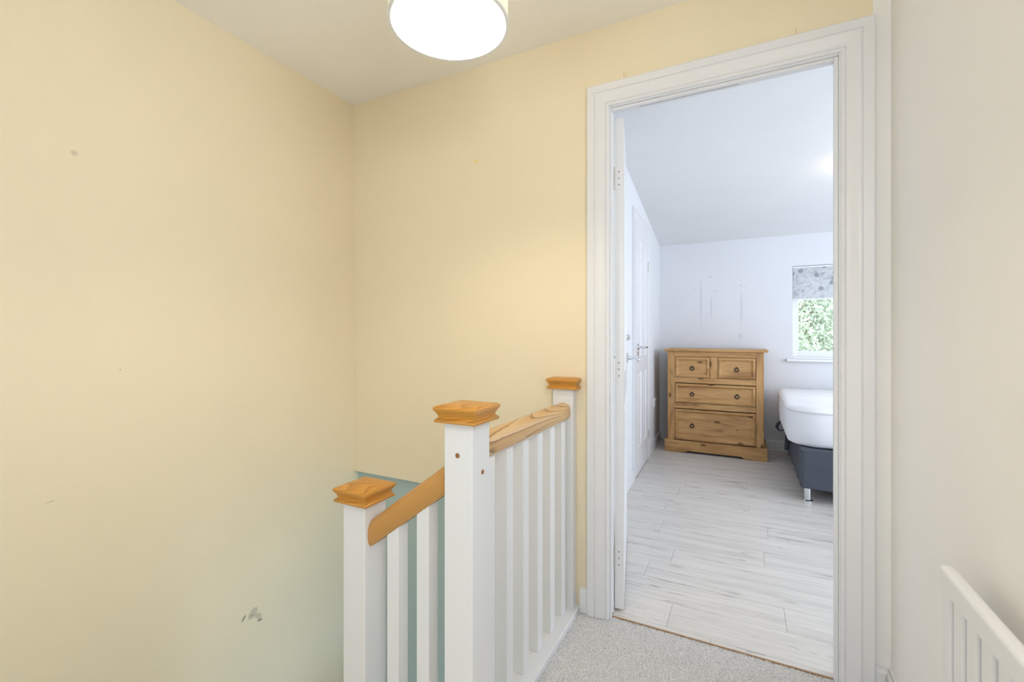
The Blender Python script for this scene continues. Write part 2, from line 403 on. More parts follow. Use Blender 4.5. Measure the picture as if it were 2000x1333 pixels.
def panel_grid(mb, w, h, panels, mat, prof):
    """face in the local xz plane (y = 0 outward towards -y) with moulded panels; prof = list of (inset, depth)"""
    xs = sorted({0, w} | {p[0] for p in panels} | {p[2] for p in panels})
    zs = sorted({0, h} | {p[1] for p in panels} | {p[3] for p in panels})
    for i in range(len(xs) - 1):
        for j in range(len(zs) - 1):
            cx, cz = (xs[i] + xs[i + 1]) / 2, (zs[j] + zs[j + 1]) / 2
            if any(p[0] < cx < p[2] and p[1] < cz < p[3] for p in panels): continue
            mb.poly([(xs[i], 0, zs[j]), (xs[i + 1], 0, zs[j]), (xs[i + 1], 0, zs[j + 1]), (xs[i], 0, zs[j + 1])], [(0, 1, 2, 3)], mat)
    for p in panels:
        rings = []
        for ins, dep in [(0, 0)] + prof:
            a, b, c, d = p[0] + ins, p[1] + ins, p[2] - ins, p[3] - ins
            rings.append([(a, dep, b), (c, dep, b), (c, dep, d), (a, dep, d)])
        mb.loops(rings, cap0=False, cap1=True, mat=mat)
def door_leaf_mesh(w, h, th):
    mb = MB()
    st, mid = 0.095, 0.10
    cx0, cx1 = (w - 0.085) / 2, (w + 0.085) / 2
    ps = []
    for a, b in ((st, cx0), (cx1, w - st)):
        ps += [(a, 0.20, b, 0.80), (a, 0.92, b, h - 0.12)]
    pr = [(0.006, 0.004), (0.014, 0.008), (0.022, 0.008), (0.045, 0.003)]
    panel_grid(mb, w, h, ps, None, pr)
    panel_grid(mb, w, h, ps, Matrix.Translation((w, th, 0)) @ Matrix.Rotation(math.pi, 4, 'Z'), pr)
    mb.poly([(0, 0, 0), (w, 0, 0), (w, th, 0), (0, th, 0), (0, 0, h), (w, 0, h), (w, th, h), (0, th, h)],
            [(0, 3, 2, 1), (4, 5, 6, 7), (1, 2, 6, 5), (3, 0, 4, 7)])
    return mb

# ------------------------------------------------------------------ the landing
YD = 1.742        # landing face of the door wall
YB = 1.800        # bedroom face of it
XL, XR = -1.825, 0.390
CZ = 2.30
def struct(name, mb, mat, **k):
    return tag(mb.build(name, mat, **k), kind='structure')
# door wall: left stretch ends in a bulkhead edge over the stairwell
struct('wall_back', MB().box((XL, YD, 0.388), (-0.69, YB, CZ)).box((-0.69, YD, -0.25), (-0.478, YB, CZ))
       .box((-0.478, YD, 1.994), (0.274, YB, CZ)).box((0.274, YD, -0.25), (0.347, YB, CZ)), M['wall_door'])
struct('wall_back_right', MB().box((0.347, YD, -0.25), (XR, YB, CZ)), M['wall_right'])  # door wall continued, its cooler light put into a paler colour
struct('wall_bedroom_front', MB().box((XR, YD, -0.25), (2.90, YB, 2.40)), M['bed_wall'])
struct('wall_lower', MB().box((XL, YB - 0.028, -2.60), (-0.60, YB + 0.10, 0.388)).box((-0.60, YB - 0.028, -2.60), (1.10, YB + 0.1, -0.25)), M['wall_teal'])
struct('wall_left', MB().box((XL - 0.12, -1.70, -2.60), (XL, YB + 0.10, CZ)), M['wall_left'])
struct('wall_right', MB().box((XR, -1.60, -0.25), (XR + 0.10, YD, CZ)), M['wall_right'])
struct('wall_rear', MB().box((XL, -1.70, -2.60), (1.10, -1.60, CZ)), M['wall_door'])
struct('wall_downstairs', MB().box((1.10, -1.70, -2.60), (1.20, YB + 0.1, -0.25)), M['wall_teal'])
struct('floor_downstairs', MB().box((XL - 0.12, -1.70, -2.70), (1.20, YB + 0.1, -2.60)), M['carpet_base'])
struct('ceiling', MB().box((XL - 0.12, -1.70, CZ), (XR + 0.10, YB, CZ + 0.08)), M['ceiling'])
# landing floor with its carpet (pile only where it can be seen)
fl = struct('floor', MB().box((-0.665, -1.60, -0.25), (1.10, 1.742, -0.004)), M['carpet'])
def pile(x0, x1, y0, y1, n):
    """short cut-loop tufts, each a leaning eight-sided knot"""
    a = np.random.rand(n, 2); px = x0 + a[:, 0] * (x1 - x0); py = y0 + a[:, 1] * (y1 - y0)
    base = np.array([(1, 0, 0), (0.3, 0.95, 0), (-0.8, 0.58, 0), (-0.8, -0.58, 0), (0.3, -0.95, 0), (0.15, 0.1, 1)])
    F = np.array([(0, 1, 5), (1, 2, 5), (2, 3, 5), (3, 4, 5), (4, 0, 5)])
    r = 0.0019 + 0.0015 * np.random.rand(n); h = 0.0055 + 0.0025 * np.random.rand(n)
    V = np.repeat(base[None], n, 0) * np.stack([r, r, h], 1)[:, None, :]
    th = np.random.rand(n) * 6.283; c, s = np.cos(th), np.sin(th)
    X = V[:, :, 0] * c[:, None] - V[:, :, 1] * s[:, None]; Y = V[:, :, 0] * s[:, None] + V[:, :, 1] * c[:, None]
    lean = np.random.normal(0, 0.0022, (n, 2)); top = (base[:, 2] > 0.5)
    X = X + lean[:, :1] * top[None]; Y = Y + lean[:, 1:] * top[None]
    V = np.stack([X + px[:, None], Y + py[:, None], V[:, :, 2] - 0.006], 2).reshape(-1, 3)
    FF = (F[None] + (np.arange(n) * 6)[:, None, None]).reshape(-1, 3)
    me = bpy.data.meshes.new('carpet_pile')
    me.vertices.add(len(V)); me.vertices.foreach_set('co', V.ravel())
    me.loops.add(FF.size); me.loops.foreach_set('vertex_index', FF.ravel().astype(np.int32))
    me.polygons.add(len(FF)); me.polygons.foreach_set('loop_start', np.arange(0, FF.size, 3, dtype=np.int32))
    me.update(); me.validate(); me.materials.append(M['carpet'])
    o = bpy.data.objects.new('carpet_pile', me); COL.objects.link(o)
    return o
cp = pile(-0.588, XR - 0.003, 0.85, 1.759, 125000); cp.parent = fl; cp.location = -parent_origin(fl); cp['kind'] = 'stuff'
# white stair apron on the landing edge
struct('trim_landing_edge', MB().box((-0.69, 0.96, -0.27), (-0.665, 1.742, 0.0)), M['white'])

# stairs down (turning below the picture's lower edge)
st = tag(empty('staircase', (-1.2, 0.9, -2.6)), 'carpeted staircase going down from the landing beside the cream wall', 'stairs')
def step(a, b): MB().box(a, b).build('tread', M['carpet'], st, bevel=0.008)
step((-0.86, -0.05, -0.45), (-0.665, 0.94, -0.2)); step((-1.03, -0.05, -0.65), (-0.86, 0.94, -0.4)); step((-1.20, -0.05, -0.85), (-1.03, 0.94, -0.6))
step((XL + 0.004, -0.05, -1.05), (-1.20, 1.77, -0.8))
for k in range(7): step((-1.20 + 0.25 * k, 1.05, -1.25 - 0.2 * k), (-0.95 + 0.25 * k, 1.77, -1.0 - 0.2 * k))

# skirting
SK = [(0, 0), (0.016, 0), (0.016, 0.070), (0.0145, 0.074), (0.0145, 0.078), (0.011, 0.084), (0.007, 0.088), (0.006, 0.094), (0, 0.095)]
def skirting(name, p0, p1, nrm, z=0.0, m0=0, m1=0, parent=None, mat=None):
    """profile SK swept from p0 to p1, standing out along nrm; m0/m1 = +-1 mitre"""
    p0, p1, nrm = Vector((*p0, 0)), Vector((*p1, 0)), Vector((*nrm, 0)); d = (p1 - p0).normalized()
    r = [[tuple(p + nrm * t + d * (m * t) + Vector((0, 0, z + h))) for t, h in SK] for p, m in ((p0, m0), (p1, m1))]
    o = MB().loops(r).build(name, mat or M['white'], parent, auto=50)
    if not parent: tag(o, kind='structure')
    return o
skirting('baseboard_back', (-0.585, YD), (-0.553, YD), (0, -1))
skirting('baseboard_back_right', (0.347, YD), (XR, YD), (0, -1), m1=-1)
skirting('baseboard_right', (XR, YD), (XR, -1.6), (-1, 0), m0=1)

# door frame on the landing side
AR = [(0, 0), (0, 0.010), (0.003, 0.013), (0.008, 0.014), (0.011, 0.011), (0.0135, 0.0145), (0.020, 0.0155), (0.030, 0.017), (0.043, 0.0215), (0.049, 0.0222),
      (0.0505, 0.0195), (0.053, 0.0195), (0.0545, 0.023), (0.080, 0.024), (0.083, 0.022), (0.083, 0)]
fr = tag(empty('trim_door_frame', (0.0, YD, 0)), kind='structure')
XI0, XI1, ZI = -0.4700, 0.2655, 1.984
def arch_seg(corner_a, corner_b, out_a, out_b):
    """architrave between two inner corners; out_* = how 'outward' maps at each end (mitred)"""
    rings = []
    for c, o in ((corner_a, out_a), (corner_b, out_b)):
        rings.append([(c[0] + o[0] * u, YD - t, c[1] + o[1] * u) for u, t in AR])
    MB().loops(rings).build('architrave', M['white'], fr, auto=28)
arch_seg((XI0, 0.0), (XI0, ZI), (-1, 0), (-1, 1))
arch_seg((XI0, ZI), (XI1, ZI), (-1, 1), (1, 1))
arch_seg((XI1, ZI), (XI1, 0.0), (1, 1), (1, 0))
# lining and stops
MB().box((-0.478, YD - 0.003, 0), (-0.4655, YB, 1.994)).build('lining', M['white'], fr, bevel=0.0015)
MB().box((0.2615, YD - 0.003, 0), (0.274, YB, 1.994)).build('lining', M['white'], fr, bevel=0.0015)
MB().box((-0.4655, YD - 0.003, 1.980), (0.2615, YB, 1.994)).build('lining', M['white'], fr, bevel=0.0015)
MB().box((-0.4655, YD - 0.001, 0), (-0.4605, YD + 0.011, 1.980)).build('door_stop', M['white'], fr, bevel=0.002)
MB().box((0.2495, YD + 0.006, 0), (0.2615, YD + 0.024, 1.980)).build('door_stop', M['white'], fr, bevel=0.002)
MB().box((-0.4605, YD + 0.006, 1.970), (0.2495, YD + 0.022, 1.980)).build('door_stop', M['white'], fr, bevel=0.002)
MB().box((-0.36, YD + 0.0225, 1.9693), (-0.02, YD + 0.0235, 1.9708)).build('seal_gap', M['seal'], fr)
# threshold
struct('trim_threshold', MB().box((-0.4655, 1.7575, -0.02), (0.2615, 1.7630, 0.0025)), M['threshold'], bevel=0.001)

# open bedroom door, hinged on the left, swung back past square
AX = (-0.4635, 1.801)
door = tag(empty('door_1', (AX[0], AX[1], 0.010), R(102), local=True), kind='structure')
LW, LH, LT = 0.715, 1.952, 0.035
lf = door_leaf_mesh(LW, LH, LT)
lf.v = [(x, y - LT, z) for x, y, z in lf.v]
leaf = lf.build('door_leaf', M['white'], door)
def lever(side, x, z, parent, toward=-1):
    """square rose, neck and lever; side -1 = on the y=-LT face, +1 = on the y=0 face"""
    y0 = -LT if side < 0 else 0.0
    h = MB().box((x - 0.026, min(y0, y0 + side * 0.009), z - 0.026), (x + 0.026, max(y0, y0 + side * 0.009), z + 0.026)).build('door_handle', M['chrome'], parent, bevel=0.002)
    n = [(x, y0 + side * 0.009, z), (x, y0 + side * 0.045, z), (x + toward * 0.006, y0 + side * 0.055, z), (x + toward * 0.02, y0 + side * 0.058, z),
         (x + toward * 0.07, y0 + side * 0.058, z - 0.001), (x + toward * 0.125, y0 + side * 0.057, z - 0.003)]
    l = MB().tube(n, [0.0095, 0.0095, 0.010, 0.009, 0.0085, 0.0095], 14).build('lever', M['chrome'], None, smooth=True)
    l.parent = h; l.location = Vector(l.location) - Vector(h.location)
    return h
lever(-1, LW - 0.058, 0.965, door); lever(1, LW - 0.058, 0.965, door)
MB().lathe([(0.0, 0), (0.019, 0), (0.019, 0.006), (0.012, 0.008), (0.012, 0.018), (0.0, 0.018)], 20, False, False,
           Matrix.Translation((LW - 0.058, -LT, 1.075)) @ Matrix.Rotation(R(90), 4, 'X')).build('coat_hook', M['chrome'], door, auto=40)
MB().box((LW, -0.028, 0.88), (LW + 0.0012, -0.007, 1.05)).build('latch_plate', M['steel'], door)
for z in (0.200, 0.952, 1.712):
    hg = MB().lathe([(0.0058, z - 0.045), (0.0058, z + 0.045)], 14, mat=Matrix.Translation((-0.0045, 0.0045, 0))).box((-0.0062, 0.0, z - 0.045), (-0.0022, 0.004, z + 0.045)).build('hinge', M['steel'], door, auto=40)
    pl = MB().box((-0.0012, -0.026, z - 0.045), (0.0, -0.001, z + 0.045)).build('hinge_leaf', M['white2'], None)
    pl.parent = hg; pl.location = Vector(pl.location) - Vector(hg.location)
    for dz in (-0.026, 0.0, 0.026):
        sc = MB().lathe([(0.0, 0), (0.0031, 0), (0.0024, 0.0011), (0, 0.0011)], 12, False, False,
                        Matrix.Translation((-0.0012, -0.016, z + dz)) @ Matrix.Rotation(R(-90), 4, 'Y')).build('screw', M['screw'], None, smooth=True)
        sc.parent = hg; sc.location = Vector(sc.location) - Vector(hg.location)

# ------------------------------------------------------------------ the bedroom
BY = 5.0
LA = math.atan(0.034)                                  # its left wall runs slightly out of square
LO = Vector((-0.7455 + 0.034 * (3.18 - YB), YB, 0))     # start of the left wall's face
def lwp(s, d): return (LO.x - math.sin(LA) * s + math.cos(LA) * d, LO.y + math.cos(LA) * s + math.sin(LA) * d)
s_of = lambda Y: (Y - LO.y) / math.cos(LA)
LM = Matrix.Translation(LO) @ Matrix.Rotation(LA, 4, 'Z')
def lbox(mb, s0, s1, d0, d1, z0, z1): return mb.box((d0, s0, z0), (d1, s1, z1), LM)
D0, D1 = s_of(3.52), s_of(4.125)
struct('wall_bedroom_left', lbox(lbox(lbox(MB(), 0, D0 - 0.03, -0.1, 0, -0.25, 2.32), D1 + 0.03, s_of(BY), -0.1, 0, -0.25, 2.32), D0 - 0.03, D1 + 0.03, -0.1, 0, 2.0, 2.32), M['bed_wall'])
skirting('baseboard_bedroom_left', lwp(0.05, 0), lwp(D0 - 0.092, 0), (math.cos(LA), math.sin(LA)))
skirting('baseboard_bedroom_left.001', lwp(D1 + 0.092, 0), lwp(s_of(BY), 0), (math.cos(LA), math.sin(LA)), m1=-1)
WX0, WX1, WZ0, WZ1 = 0.394, 1.36, 0.872, 1.742
struct('wall_bedroom_back', MB().box((-0.92, BY, -0.25), (WX0, BY + 0.25, 2.4)).box((WX1, BY, -0.25), (2.9, BY + 0.25, 2.4))
       .box((WX0, BY, -0.25), (WX1, BY + 0.25, WZ0)).box((WX0, BY, WZ1), (WX1, BY + 0.25, 2.4)), M['bed_wall_back'])
skirting('baseboard_bedroom_back', (-0.805, BY), (2.8, BY), (0, -1), m0=1)
struct('wall_bedroom_right', MB().box((2.8, YB, -0.25), (2.9, BY, 2.4)), M['bed_wall'])
struct('ceiling_bedroom', MB().poly([(-0.95, YB, 2.30), (2.9, YB, 2.30), (2.9, 3.1, 2.30), (-0.95, 3.1, 2.30), (2.9, BY, 2.035), (-0.95, BY, 2.035),
       (-0.95, YB, 2.42), (2.9, YB, 2.42), (2.9, BY + 0.1, 2.42), (-0.95, BY + 0.1, 2.42)],
       [(0, 3, 2, 1), (3, 5, 4, 2), (6, 7, 8, 9), (0, 1, 7, 6), (1, 2, 4, 8, 7), (0, 6, 9, 5, 3), (4, 5, 9, 8)]), M['bed_ceiling'])
# laminate boards
bf = struct('floor_bedroom', MB().box((-0.92, 1.742, -0.25), (2.85, BY, -0.0045)), M['joint'])
pitch, plen = 0.1685, 1.26
known = {1: -0.265, 2: 0.137, 4: -0.322, 5: 0.081}
def left_lim(y): return LO.x - 0.034 * (y - LO.y) + 0.004
for r in range(0, 21):
    y0 = 1.787 + (r - 1) * pitch; y1 = y0 + pitch
    if r == 0: y0 = 1.7640
    if y0 >= BY: break
    y1 = min(y1, BY)
    jx = known.get(r, random.uniform(-0.5, 0.7)) - 3 * plen
    xmin = -0.464 if r == 0 else left_lim(y1) + 0.004
    xmax = 0.260 if r == 0 else 2.79
    while jx < xmax:
        a, b = max(jx, xmin), min(jx + plen, xmax)
        if b - a > 0.01:
            e = 0.00055
            MB().box((a + e, y0 + e, -0.0045), (b - e, y1 - e, 0.0)).build('plank', M['laminate'], bf)
        jx += plen

# cupboard door in the left wall
d2 = tag(empty('door_2', (0, 0, 0), LA, local=True), kind='structure'); d2.location = LO
W2 = D1 - D0
lf2 = door_leaf_mesh(W2 - 0.006, 1.968, 0.035)
lf2.v = [(0.012 - y, D0 + 0.003 + x, z + 0.008) for x, y, z in lf2.v]
lf2.build('door_leaf', M['white'], d2)
for a, b, oa, ob in (((D0, 0), (D0, 1.98), (-1, 0), (-1, 1)), ((D0, 1.98), (D1, 1.98), (-1, 1), (1, 1)), ((D1, 1.98), (D1, 0), (1, 1), (1, 0))):
    rings = [[(0.0 + t * 0.8, c[0] + o[0] * u, c[1] + o[1] * u) for u, t in AR] for c, o in ((a, oa), (b, ob))]
    MB().loops(rings).build('architrave', M['white'], d2, auto=28)
MB().box((-0.08, D0 - 0.03, 0), (0, D0, 2.0)).box((-0.08, D1, 0), (0, D1 + 0.03, 2.0)).box((-0.08, D0, 1.98), (0, D1, 2.0)).box((-0.08, D0, 0), (-0.03, D1, 1.98)).build('lining', M['white'], d2)
hx = D0 + 0.065
hd = MB().box((0.012, hx - 0.026, 0.978), (0.021, hx + 0.026, 1.030)).build('door_handle', M['chrome'], d2, bevel=0.002)
l = MB().tube([(0.021, hx, 1.004), (0.055, hx, 1.004), (0.064, hx + 0.006, 1.004), (0.067, hx + 0.02, 1.004), (0.067, hx + 0.07, 1.003), (0.066, hx + 0.125, 1.0)], [0.0095, 0.0095, 0.010, 0.009, 0.0085, 0.0095], 12).build('lever', M['chrome'], None, smooth=True)
l.parent = hd; l.location = Vector(l.location) - Vector(hd.location)
MB().box((0.012, hx - 0.024, 0.918), (0.020, hx + 0.024, 0.968)).build('lock_escutcheon', M['chrome'], d2, bevel=0.002)
for z in (0.22, 1.70):
    MB().lathe([(0.006, z - 0.04), (0.006, z + 0.04)], 12, mat=Matrix.Translation((0.016, D1 + 0.001, 0))).build('hinge', M['steel'], d2, auto=40)

# window
win = tag(empty('window_1', ((WX0 + WX1) / 2, BY + 0.06, WZ0)), kind='structure')
FY0, FY1 = BY + 0.045, BY + 0.105
fw = 0.050
MB().box((WX0, FY0, WZ0 + 0.02), (WX0 + fw, FY1, WZ1)).build('window_frame', M['upvc'], win, bevel=0.004)
MB().box((WX1 - fw, FY0, WZ0 + 0.02), (WX1, FY1, WZ1)).build('window_frame', M['upvc'], win, bevel=0.004)
MB().box((WX0 + fw, FY0, WZ0 + 0.02), (WX1 - fw, FY1, WZ0 + 0.075)).build('window_frame', M['upvc'], win, bevel=0.004)
MB().box((WX0 + fw, FY0, WZ1 - fw), (WX1 - fw, FY1, WZ1)).build('window_frame', M['upvc'], win, bevel=0.004)
MB().box((WX0 + fw, BY + 0.07, WZ0 + 0.075), (WX1 - fw, BY + 0.078, WZ1 - fw)).build('pane', M['glass'], win)
MB().box((WX0 - 0.05, BY - 0.045, WZ0 - 0.022), (WX1 + 0.05, BY, WZ0)).box((WX0, BY, WZ0 - 0.0), (WX1, FY0 + 0.02, WZ0 + 0.02)).build('window_sill', M['upvc'], win, bevel=0.004)
# roller blind
bl = tag(empty('roller_blind', ((WX0 + WX1) / 2, BY + 0.02, 1.43)), 'grey leaf-print roller blind pulled part way down the bedroom window', 'blind')
MB().box((WX0 + 0.004, BY + 0.002, 1.430), (WX1 - 0.004, BY + 0.0035, 1.722)).build('blind_fabric', M['blind'], bl)
MB().tube([(WX0 + 0.003, BY + 0.018, 1.726), (WX1 - 0.003, BY + 0.018, 1.726)], 0.0145, 16).build('roller', M['upvc'], bl, auto=40)
MB().box((WX0 + 0.004, BY - 0.002, 1.421), (WX1 - 0.004, BY + 0.0075, 1.435)).build('bottom_bar', M['upvc'], bl, bevel=0.002)

# wall socket on the left wall
sk = tag(empty('wall_socket', (*lwp(s_of(4.62), 0), 0.40), LA, local=True), 'white double wall socket low on the bedroom wall before the corner', 'socket')
MB().box((0, -0.073, 0), (0.009, 0.073, 0.086)).build('plate', M['socket'], sk, bevel=0.002)
for y in (-0.045, 0.03): MB().box((0.009, y - 0.004, 0.060), (0.0125, y + 0.008, 0.074)).build('switch', M['socket'], sk, bevel=0.001)

# ------------------------------------------------------------------ garden seen through the window
struct('ground', MB().box((-25, BY + 0.3, -2.75), (30, 45, -2.65)), M['grass'])
def tree(x, y, crown, rz_, n, seed, label, hgt, lf_):
    rnd = np.random.RandomState(seed)
    t = tag(empty('garden_tree', (x, y, -2.65)), label, 'tree')
    MB().tube([(x, y, -2.65), (x + .1, y, -1), (x - .05, y + .1, 0.6), (x, y, hgt - .5)], [0.2, 0.16, 0.1, 0.03], 10).build('trunk', M['bark'], t, smooth=True)
    for k in range(9):
        a = k * 2.4; z0 = -1.0 + k * (hgt - 0.3) / 9
        L = crown * 0.8
        MB().tube([(x, y, z0), (x + L * .4 * math.cos(a), y + L * .4 * math.sin(a), z0 + .12), (x + L * math.cos(a), y + L * math.sin(a), z0 + .55)], [0.05, 0.035, 0.012], 6).build('branch', M['bark'], t, smooth=True)
    # leaf clumps
    nc = 90; cc = rnd.normal(0, 1, (nc, 3)); cc /= np.linalg.norm(cc, axis=1)[:, None]; cc *= (rnd.rand(nc, 1) ** 0.45) * 1.0
    cc *= np.array([crown, crown, rz_])
    ci = rnd.randint(0, nc, n); P = cc[ci] + rnd.normal(0, 0.24, (n, 3)) + np.array([x, y, hgt - rz_])
    d1 = rnd.normal(0, 1, (n, 3)); d1 /= np.linalg.norm(d1, axis=1)[:, None]
    d2_ = np.cross(d1, rnd.normal(0, 1, (n, 3))); d2_ /= np.linalg.norm(d2_, axis=1)[:, None]
    ln = lf_ * (0.7 + 0.6 * rnd.rand(n, 1)); nrm = np.cross(d1, d2_)
    V = np.stack([P - d1 * ln, P + d2_ * ln * .42 + nrm * ln * .15, P + d1 * ln, P - d2_ * ln * .42 + nrm * ln * .15], 1).reshape(-1, 3) - np.array([x, y, -2.65])
    me = bpy.data.meshes.new('foliage'); me.from_pydata(V.tolist(), [], [(4 * i, 4 * i + 1, 4 * i + 2, 4 * i + 3) for i in range(n)])
    me.materials.append(M['leaf']); o = bpy.data.objects.new('foliage', me); COL.objects.link(o); o.parent = t; o['kind'] = 'stuff'
tree(1.0, 9.2, 0.95, 2.2, 16000, 1, 'pale green tree filling the left of the bedroom window view', 3.4, 0.042)
tree(4.5, 9.8, 1.1, 2.4, 9000, 2, 'green tree to the right of the nearer tree outside the bedroom window', 3.8, 0.05)
tree(2.4, 16.5, 3.0, 3.4, 26000, 3, 'dense green tree standing behind the two nearer trees outside the window', 5.4, 0.085)

# ------------------------------------------------------------------ stair balustrade
bal = tag(empty('stair_balustrade', (-0.645, 1.0025, 0.0)), 'white stair balustrade with varnished oak handrails and square newel caps', 'balustrade')
NW = 0.0425
CAPP = [(0.0600, 0.0), (0.0615, 0.003), (0.0612, 0.0065), (0.0570, 0.0095), (0.0535, 0.0135), (0.0545, 0.019), (0.0590, 0.0265), (0.0630, 0.0320),
        (0.0640, 0.0355), (0.0628, 0.0390), (0.0595, 0.0415), (0.0540, 0.0435), (0.0, 0.0480)]
def newel(cx, cy, z0, z1, half=False):
    if half:
        p = MB().box((cx - NW, cy - 0.042, z0), (cx + NW, cy, z1)).build('newel_post', M['white2'], bal, bevel=0.002)
    else:
        p = MB().box((cx - NW, cy - NW, z0), (cx + NW, cy + NW, z1)).build('newel_post', M['white2'], bal, bevel=0.002)
    mb = MB()
    if half:
        mb.loops([[(cx - h, cy - 0.042 - (h - NW), z1 + z), (cx + h, cy - 0.042 - (h - NW), z1 + z), (cx + h, cy, z1 + z), (cx - h, cy, z1 + z)] for h, z in CAPP[:-1] + [(0.03, 0.0445)]])
    else:
        mb.square(CAPP[:-1] + [(0.02, 0.0462)], Matrix.Translation((cx, cy, z1)))
    c = mb.build('newel_cap', M['oak_cap'], None, auto=50)
    c.parent = p; c.location = Vector(c.location) - parent_origin(p)
    return p
NX, NY = -0.645, 1.0025
p_mid = newel(NX, NY, -0.85, 0.876)
p_low = newel(-1.0045, NY, -1.15, 0.613)
p_half = newel(NX, YD, -0.25, 0.884, True)
def dowel(p, x, y, z, axis):
    rot = Matrix.Rotation(R(90), 4, 'X') if axis == 'y' else Matrix.Rotation(R(90), 4, 'Y')
    d = MB().lathe([(0, -0.004), (0.0066, -0.004), (0.0066, 0.0004), (0.0058, 0.0012), (0, 0.0014)], 20, False, False, Matrix.Translation((x, y, z)) @ rot).build('dowel_plug', M['dowel'], None, auto=50)
    d.parent = p; d.location = Vector(d.location) - parent_origin(p)
dowel(p_mid, -0.647, NY - NW, 0.794, 'y'); dowel(p_mid, NX + NW, 1.0087, 0.746, 'x')
# rounded handrail profile: (across, up) about its centre
RP = []
for k in range(25):
    a = math.pi * k / 24
    RP.append((0.0315 * math.cos(a), 0.004 + 0.0285 * math.sin(a) ** 0.9))
RP += [(-0.0318, -0.010), (-0.029, -0.022), (-0.0215, -0.031), (0.0215, -0.031), (0.029, -0.022), (0.0318, -0.010)]
ZR = 0.797
MB().loops([[(NX + a, y, ZR + b) for a, b in RP] for y in (NY + NW, YD - 0.042)]).build('handrail', M['oak_rail'], bal, auto=35)
sl = (0.729 - 0.527) / (0.9620 - 0.6875); k_ = math.sqrt(1 + sl * sl)
MB().loops([[(x, NY + a, z + b * k_) for a, b in RP] for x, z in ((-0.962, 0.527), (-0.6875, 0.729))]).build('handrail', M['oak_low'], bal, auto=35)
# fillet strip under the rails and base rails
MB().box((NX - 0.016, NY + NW, ZR - 0.036), (NX + 0.016, YD - 0.042, ZR - 0.031)).build('rail_fillet', M['white2'], bal)
MB().box((NX - 0.0425, NY + NW, -0.006), (NX + 0.0585, YD, 0.022)).build('base_rail', M['white'], bal, bevel=0.003)
MB().loops([[(x, y, z + h) for y, h in ((NY - 0.02, -0.22), (NY + 0.02, -0.22), (NY + 0.02, 0.03), (NY - 0.02, 0.03))] for x, z in ((-0.962, -0.36), (-0.6875, -0.16))]).build('base_rail', M['white'], bal)
B = 0.0205
first = None
for k in range(6):
    yc = 1.0935 + 0.1122 * k
    if first is None: first = MB().box((NX - B, yc - B, 0.022), (NX + B, yc + B, ZR - 0.036)).build('baluster', M['white2'], bal, bevel=0.0015); y_first = yc
    else: copy_part(first, first.location + Vector((0, yc - y_first, 0)), bal)
zt = lambda x: 0.729 + (x + 0.6875) * sl - 0.031 * k_
for xc in (-0.8795, -0.7745):
    a, b = xc - B, xc + B
    MB().poly([(a, NY - B, zt(a) - 0.8), (b, NY - B, zt(b) - 0.8), (b, NY + B, zt(b) - 0.8), (a, NY + B, zt(a) - 0.8), (a, NY - B, zt(a)), (b, NY - B, zt(b)), (b, NY + B, zt(b)), (a, NY + B, zt(a))],
              [(0, 3, 2, 1), (4, 5, 6, 7), (0, 1, 5, 4), (1, 2, 6, 5), (2, 3, 7, 6), (3, 0, 4, 7)]).build('baluster', M['white2'], bal, bevel=0.0015)

# ------------------------------------------------------------------ pendant lamp
LX, LY, LZ = -0.672, 0.959, 1.890
lamp = tag(empty('pendant_lamp', (LX, LY, LZ)), 'lit round white drum pendant lampshade hanging under the landing ceiling', 'lamp')
sh = MB().lathe([(0.150, LZ), (0.150, LZ + 0.21)], 96, False, False, Matrix.Translation((LX, LY, 0))).build('lamp_shade', M['shade'], lamp, smooth=True)
so = sh.modifiers.new('thickness', 'SOLIDIFY'); so.thickness = 0.0012
for z in (LZ, LZ + 0.21):
    ring = MB().lathe([(0.1450, z - 0.002), (0.1525, z - 0.002), (0.1525, z + 0.005), (0.1450, z + 0.005), (0.1450, z - 0.002)], 96, False, False, Matrix.Translation((LX, LY, 0))).build('shade_ring', M['brass'], lamp, auto=50)
MB().lathe([(0.001, LZ + 0.070), (0.016, LZ + 0.0735), (0.028, LZ + 0.084), (0.033, LZ + 0.101), (0.029, LZ + 0.118), (0.018, LZ + 0.136), (0.014, LZ + 0.150)], 24, True, True, Matrix.Translation((LX, LY, 0))).build('bulb', M['bulb'], lamp, smooth=True)
MB().lathe([(0.015, LZ + 0.150), (0.019, LZ + 0.155), (0.019, LZ + 0.200), (0.010, LZ + 0.22), (0.003, LZ + 0.225), (0.003, CZ - 0.03)], 20, mat=Matrix.Translation((LX, LY, 0))).build('lamp_holder', M['brass'], lamp, auto=40)
MB().lathe([(0.02, CZ - 0.03), (0.045, CZ - 0.02), (0.048, CZ)], 24, mat=Matrix.Translation((LX, LY, 0))).build('ceiling_rose', M['brass'], lamp, auto=40)
for k in range(3):
    a = k * 2.094 + 0.4
    MB().tube([(LX + 0.017 * math.cos(a), LY + 0.017 * math.sin(a), LZ + 0.195), (LX + 0.149 * math.cos(a), LY + 0.149 * math.sin(a), LZ + 0.208)], 0.0015, 6).build('shade_spoke', M['brass'], lamp)

